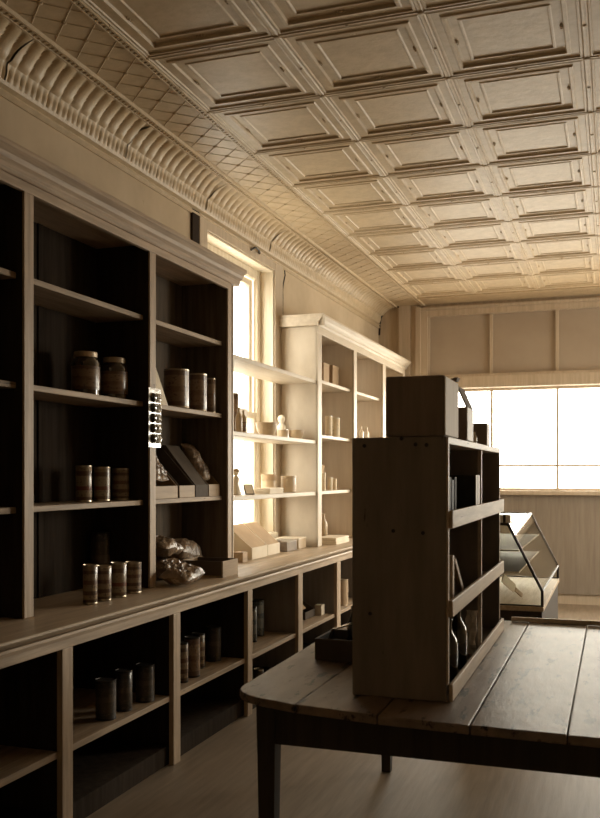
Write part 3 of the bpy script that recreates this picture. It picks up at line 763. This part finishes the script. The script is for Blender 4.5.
# lower bays under the counter, fourth and fifth
t = slope_box('dark display box with raised slanting flap in the fourth lower bay', (-2.36, 6.95, ZL), .24, .26, .06, .19, m_card_d, m_card_d, None, None)
MB().prism([(-.20, .18), (-.19, .19), (-.06, .066), (-.07, .060)], .03, .20).build('flap', m_card, t)
card_box('little pale carton beside the dark display box in fourth bay', (-2.34, 7.262, ZL), .06, .085, .085, m_card_w)
card_box('dim dark carton at the back of the third lower bay', (-2.66, 6.75 - .60, ZL), .16, .22, .20, m_card_d)
can('pale drum-shaped tin in the fifth lower bay beside the post', (-2.32, 7.86, ZL), .055, .235, m_card, m_lid, None, 'tin', 'tin')

# ------------------------------------------------------------------ on and in the shelf unit
ZU = UZ1
t = thing('carton', 'large dark box on top of the shelf unit, nearest the camera', 'box', (-.63, 3.12, ZU))
MB().box(-.10, .098, -.132, .132, 0, .203).build('body', m_carton, t, bevel=.006)
MB().box(.0985, .1025, -.13, .13, .004, .198).build('lit_end', M('pale worn lit end', (.86, .78, .68), (.74, .65, .54), .7, 5, GZ, .1, (.45, .35, .26), .70, 6), t, bevel=.001)  # paler plate paints the lit side of the box
MB().prism([(.06, .203), (.103, .203), (.108, .216), (.098, .216)], .085, .13).build('flap', m_carton, t)
t = thing('carton', 'medium dark box with lid standing open behind the large box', 'box', (-.62, 3.50, ZU))
MB().box(-.09, .094, -.075, .075, 0, .128).build('body', m_carton, t, bevel=.003)
MB().box(.0945, .098, -.073, .073, .003, .126).build('lit_end', m_book_w, t)  # lit side of the box painted as a pale plate
MB().box(-.003, .003, -.075, .075, 0, .085, Matrix.Translation((.094, 0, .128)) @ Matrix.Rotation(-.42, 4, 'Y')).build('lid', m_carton, t)
t = thing('carton', 'small dark box farthest along the top of the shelf unit', 'box', (-.585, 4.10, ZU))
MB().box(-.05, .05, -.045, .045, 0, .100).build('body', m_carton, t, bevel=.002)
MB().box(.0505, .053, -.043, .043, .003, .098).build('lit_end', m_book_w, t)  # pale plate again carries the lit side
bottle('tiny white bottle standing before the small box on shelf unit', (-.575, 3.965, ZU), .012, .058, m_cer, None, m_cer)
g = 'books in the shelf unit'
def book(label, loc, d_, th, h_, mat, group, board=None):
    t = thing('book', label, 'book', loc, 0, group)
    MB().box(-d_, -.003, -th / 2, -th / 2 + .003, 0, h_).box(-d_, -.003, th / 2 - .003, th / 2, 0, h_).build('cover', board or mat, t, bevel=.001)
    MB().box(-.003, 0, -th / 2, th / 2, 0, h_).build('spine', mat, t, bevel=.001)
    MB().box(-d_ + .004, -.004, -th / 2 + .0032, th / 2 - .0032, .004, h_ - .004).build('pages', m_card_w, t)
    return t
z0 = U_SH[2]
book('dark cloth book, first in the top near bay of shelf unit', (-.575, 3.36, z0), .16, .045, .165, m_cloth_dark, g)
book('blue-grey book beside the dark one in top near bay', (-.575, 3.42, z0), .16, .04, .155, m_book_b, g)
book('dark cloth book in the middle of the top near bay', (-.575, 3.48, z0), .16, .045, .165, m_cloth_dark, g)
book('white-spined book, left of two in the top near bay', (-.5225, 3.675, z0), .15, .045, .172, m_book_w, g, m_cloth_dark)
book('white-spined book, right of two against the divider', (-.5225, 3.735, z0), .15, .045, .172, m_book_w, g, m_cloth_dark)
z0 = U_SH[1]
t = thing('wooden_stake', 'pale upright wooden slat at the front of the middle bay', 'slat', (-.548, 3.198, z0))
MB().box(-.012, .012, -.016, .016, 0, .178).build('shaft', m_stick, t, bevel=.002)
t = thing('wooden_stick', 'short brown stick leaning behind the slat in the middle bay', 'stick', (-.56, 3.52, z0 + .012))
MB().box(-.010, .010, -.012, .012, 0, .24, Matrix.Rotation(.95, 4, 'X')).build('stick', m_wood_box, t, bevel=.002)
book('dark cloth book standing alone in the far middle bay of shelf unit', (-.58, 3.90, z0), .15, .05, .13, m_cloth_dark, g)
z0 = U_SH[0]
g = 'bottles in the bottom of the shelf unit'
bottle('dark glass bottle nearest the camera in the bottom bay', (-.56, 3.24, z0), .032, .22, m_jar_g, None, m_jar_g, g)
bottle('dark glass bottle second in the bottom near bay', (-.565, 3.46, z0), .036, .235, m_jar_g, None, m_jar_g, g)
bottle('dark glass bottle at the back of the bottom near bay', (-.70, 3.40, z0), .04, .24, m_jar_g, None, m_jar_g, g)
t = thing('folded_paper', 'pale crumpled paper strip leaning against the divider in bottom bay', 'paper', (-.555, 3.70, z0 + .003))
m = MB(); rows = []
for i in range(19):
    a = i / 18
    rows.append([(-.022 + .044 * k / 5 + .010 * noise.noise(Vector((a * 6, k * .5, 2))), .055 * a ** 1.4 + .012 * noise.noise(Vector((a * 7, k * .7, 5))), .17 * a + .004) for k in range(6)])
o = m.grid(rows).build('sheet', m_book_w, t)
o.modifiers.new('thick', 'SOLIDIFY').thickness = .003

# crate on the table, behind the shelf unit
t = open_box('crate', 'low dark wooden crate on the table left of shelf unit', 'crate', (-1.02, 3.61, ZT), .24, .25, .085, m_card_d, .012, 0)
t = thing('scoop', 'bright metal scoop resting in the dark crate', 'scoop', (-1.0, 3.57, ZT + .014))
sc_ = Matrix.Translation((-.05, .0, .112)) @ Matrix.Rotation(-.25, 4, 'Y') @ Matrix.Rotation(.9, 4, 'Z')
MB().prism([(-.05, -.012), (.05, -.018), (.065, 0), (.05, .018), (-.05, .012)], -.003, .003, 'z', sc_).build('blade', m_silver, t, bevel=.001)
MB().tube([tuple(sc_ @ Vector((-.05, 0, 0))), (-.105, -.060, .022)], .007).build('handle', m_iron, t)
bottle('black narrow bottle standing in the crate against shelf unit', (-1.03, 3.655, ZT + .014), .026, .185, m_jar_g, None, m_jar_g)

# ------------------------------------------------------------------ glass counter case, right
t = thing('display_case', 'slant-fronted glass display case standing beyond the table at right', 'display case', (-.7, 6.8, 0))
cx0, cx1, cy0, cy1, cz0, cz1 = -1.0, -.44, 6.0, 7.7, .70, EYE - .325
MB().box(cx0, cx1, cy0, cy1, 0, cz0 - .03).build('base', m_table_dark, t, True, .004)
MB().box(cx0 - .01, cx1 + .01, cy0 - .01, cy1 + .01, cz0 - .03, cz0).build('base_board', m_lip, t, True, .003)
prof_c = [(cx0, cz0), (cx1, cz0), (cx1, cz0 + .10), (cx0 + .345, cz1), (cx0, cz1)]
for ye in (cy0 + .01, cy1 - .01):
    fr = MB()
    for k in range(5):
        p, q = prof_c[k], prof_c[(k + 1) % 5]
        fr.tube([(p[0], ye, p[1]), (q[0], ye, q[1])], .010, 6)
    f = fr.build('end_frame', m_iron, t, True)
    MB().prism(prof_c, ye - .002, ye + .002).build('end_pane', m_glass, f, True)
MB().box(cx0 + .0, cx0 + .345, cy0 + .01, cy1 - .01, cz1 - .004, cz1 + .004).build('top_pane', m_glass, t, True)
MB().prism([(cx1, cz0 + .10), (cx1 + .004, cz0 + .104), (cx0 + .349, cz1 + .004), (cx0 + .345, cz1)], cy0 + .01, cy1 - .01).build('slant_pane', m_glass, t, True)
MB().tube([(cx0 + .345, cy0, cz1), (cx0 + .345, cy1, cz1)], .010, 6).build('top_rail', m_iron, t, True)
MB().tube([(cx1, cy0, cz0 + .1), (cx1, cy1, cz0 + .1)], .010, 6).build('front_rail', m_iron, t, True)
for z in (cz0 + .21, cz0 + .35):
    MB().box(cx0 + .01, cx1 - .15, cy0 + .03, cy1 - .03, z, z + .006).build('shelf', m_table_dark, t, True)
    MB().box(cx1 - .1495, cx1 - .146, cy0 + .03, cy1 - .03, z - .002, z + .008).box(cx0 + .01, cx1 - .15, cy0 + .026, cy0 + .0295, z - .002, z + .008).build('shelf_edging', m_metal, t, True)
t = thing('paddle', 'white paddle with tan handle lying inside the glass case', 'paddle', (-.60, 6.36, cz0 + .02))
pm = Matrix.Rotation(1.15, 4, 'Z') @ Matrix.Rotation(-1.05, 4, 'Y')
MB().box(-.03, .03, -.004, .004, .11, .29, pm).build('blade', m_cer, t, bevel=.002)
MB().box(-.014, .014, -.006, .006, 0, .11, pm).build('handle', m_wood_box, t, bevel=.003)
t = thing('carton', 'small pale box with a dark strap on top of the glass case', 'box', (-.68, 6.08, cz1 + .004))
MB().box(-.045, .035, -.03, .03, 0, .052).build('body', m_book_w, t, bevel=.002)
MB().box(-.012, .006, -.031, .031, .0, .0535).build('strap', m_iron, t)

# wire beside the window and bracket
o = MB().tube([(XW + .03, 7.72, EYE + 1.84), (XW + .026, 7.745, EYE + 1.80), (XW + .012, 7.735, EYE + 1.72), (XW + .010, 7.728, EYE + 1.60), (XW + .010, 7.722, EYE + 1.42)], .006, 6).build('wire', m_iron)
tag(o, 'thin dark wire hanging down the wall right of the window casing', 'wire')
o = MB().tube([(XW + .024, 6.93, EYE + 1.84), (XW + .05, 6.97, EYE + 1.87), (XW + .05, 7.05, EYE + 1.86), (XW + .026, 7.12, EYE + 1.855)], .009, 6).build('bracket', m_iron)
tag(o, 'small rusty iron bracket fixed on the header above the window', 'bracket')

# ------------------------------------------------------------------ daylight
wd = bpy.data.worlds.new('daylight'); bpy.context.scene.world = wd; wd.use_nodes = True
bg = wd.node_tree.nodes['Background']
nt = wd.node_tree
tc = nt.nodes.new('ShaderNodeTexCoord'); sx = nt.nodes.new('ShaderNodeSeparateXYZ'); nt.links.new(tc.outputs['Generated'], sx.inputs[0])
mr = nt.nodes.new('ShaderNodeMapRange'); mr.inputs[1].default_value = -1; mr.inputs[2].default_value = .3; mr.inputs[3].default_value = .15; mr.inputs[4].default_value = 1
nt.links.new(sx.outputs[0], mr.inputs[0])            # the sky is dimmer on the side away from the sun
mg = nt.nodes.new('ShaderNodeMapRange'); mg.inputs[1].default_value = -.04; mg.inputs[2].default_value = .04; mg.inputs[3].default_value = .6; mg.inputs[4].default_value = 1
nt.links.new(sx.outputs[2], mg.inputs[0])            # pale ground below the horizon
mm = nt.nodes.new('ShaderNodeMath'); mm.operation = 'MULTIPLY'; nt.links.new(mr.outputs[0], mm.inputs[0]); nt.links.new(mg.outputs[0], mm.inputs[1])
m2 = nt.nodes.new('ShaderNodeMath'); m2.operation = 'MULTIPLY'; nt.links.new(mm.outputs[0], m2.inputs[0]); m2.inputs[1].default_value = 23.0
nt.links.new(m2.outputs[0], bg.inputs[1])
bg.inputs[0].default_value = (1.0, .935, .84, 1)
def portal(loc, rot, sx, sy):
    l = bpy.data.lights.new('portal', 'AREA'); l.shape = 'RECTANGLE'; l.size = sx; l.size_y = sy
    l.cycles.is_portal = True
    o = bpy.data.objects.new('daylight_portal', l); C.objects.link(o); o.location = loc; o.rotation_euler = rot
portal((XW - .26, (WIN_Y0 + WIN_Y1) / 2, (WIN_Z0 + WIN_Z1) / 2), (0, -PI / 2, 0), WIN_Z1 - WIN_Z0, WIN_Y1 - WIN_Y0)
portal(((SX0 + SX1) / 2, YB + .24, (SZ0 + SZ1) / 2), (-PI / 2, 0, 0), SX1 - SX0, SZ1 - SZ0)
for (a, b) in RW: portal((XR + .19, (a + b) / 2, (RZ0 + RZ1) / 2), (0, PI / 2, 0), RZ1 - RZ0, b - a)

# ------------------------------------------------------------------ camera
cam = bpy.data.cameras.new('camera'); co = bpy.data.objects.new('camera', cam); C.objects.link(co)
th = math.atan(315 / 910)
co.location = (0, 0, EYE); co.rotation_euler = (PI / 2, 0, th)
cam.sensor_fit = 'HORIZONTAL'; cam.sensor_width = 36; cam.lens = 910 / 600 * 36
cam.shift_y = 65 / 600
cam.dof.use_dof = True; cam.dof.focus_distance = 5.6; cam.dof.aperture_fstop = 9
cam.clip_start = .05
s = bpy.context.scene
s.camera = co
s.view_settings.view_transform = 'Standard'; s.view_settings.look = 'None'
s.view_settings.gamma = 1; s.view_settings.exposure = 0; s.view_settings.use_curve_mapping = False
s.cycles.use_denoising = True
s.cycles.max_bounces = 10; s.cycles.diffuse_bounces = 6; s.cycles.transparent_max_bounces = 16
s.cycles.sample_clamp_indirect = 6
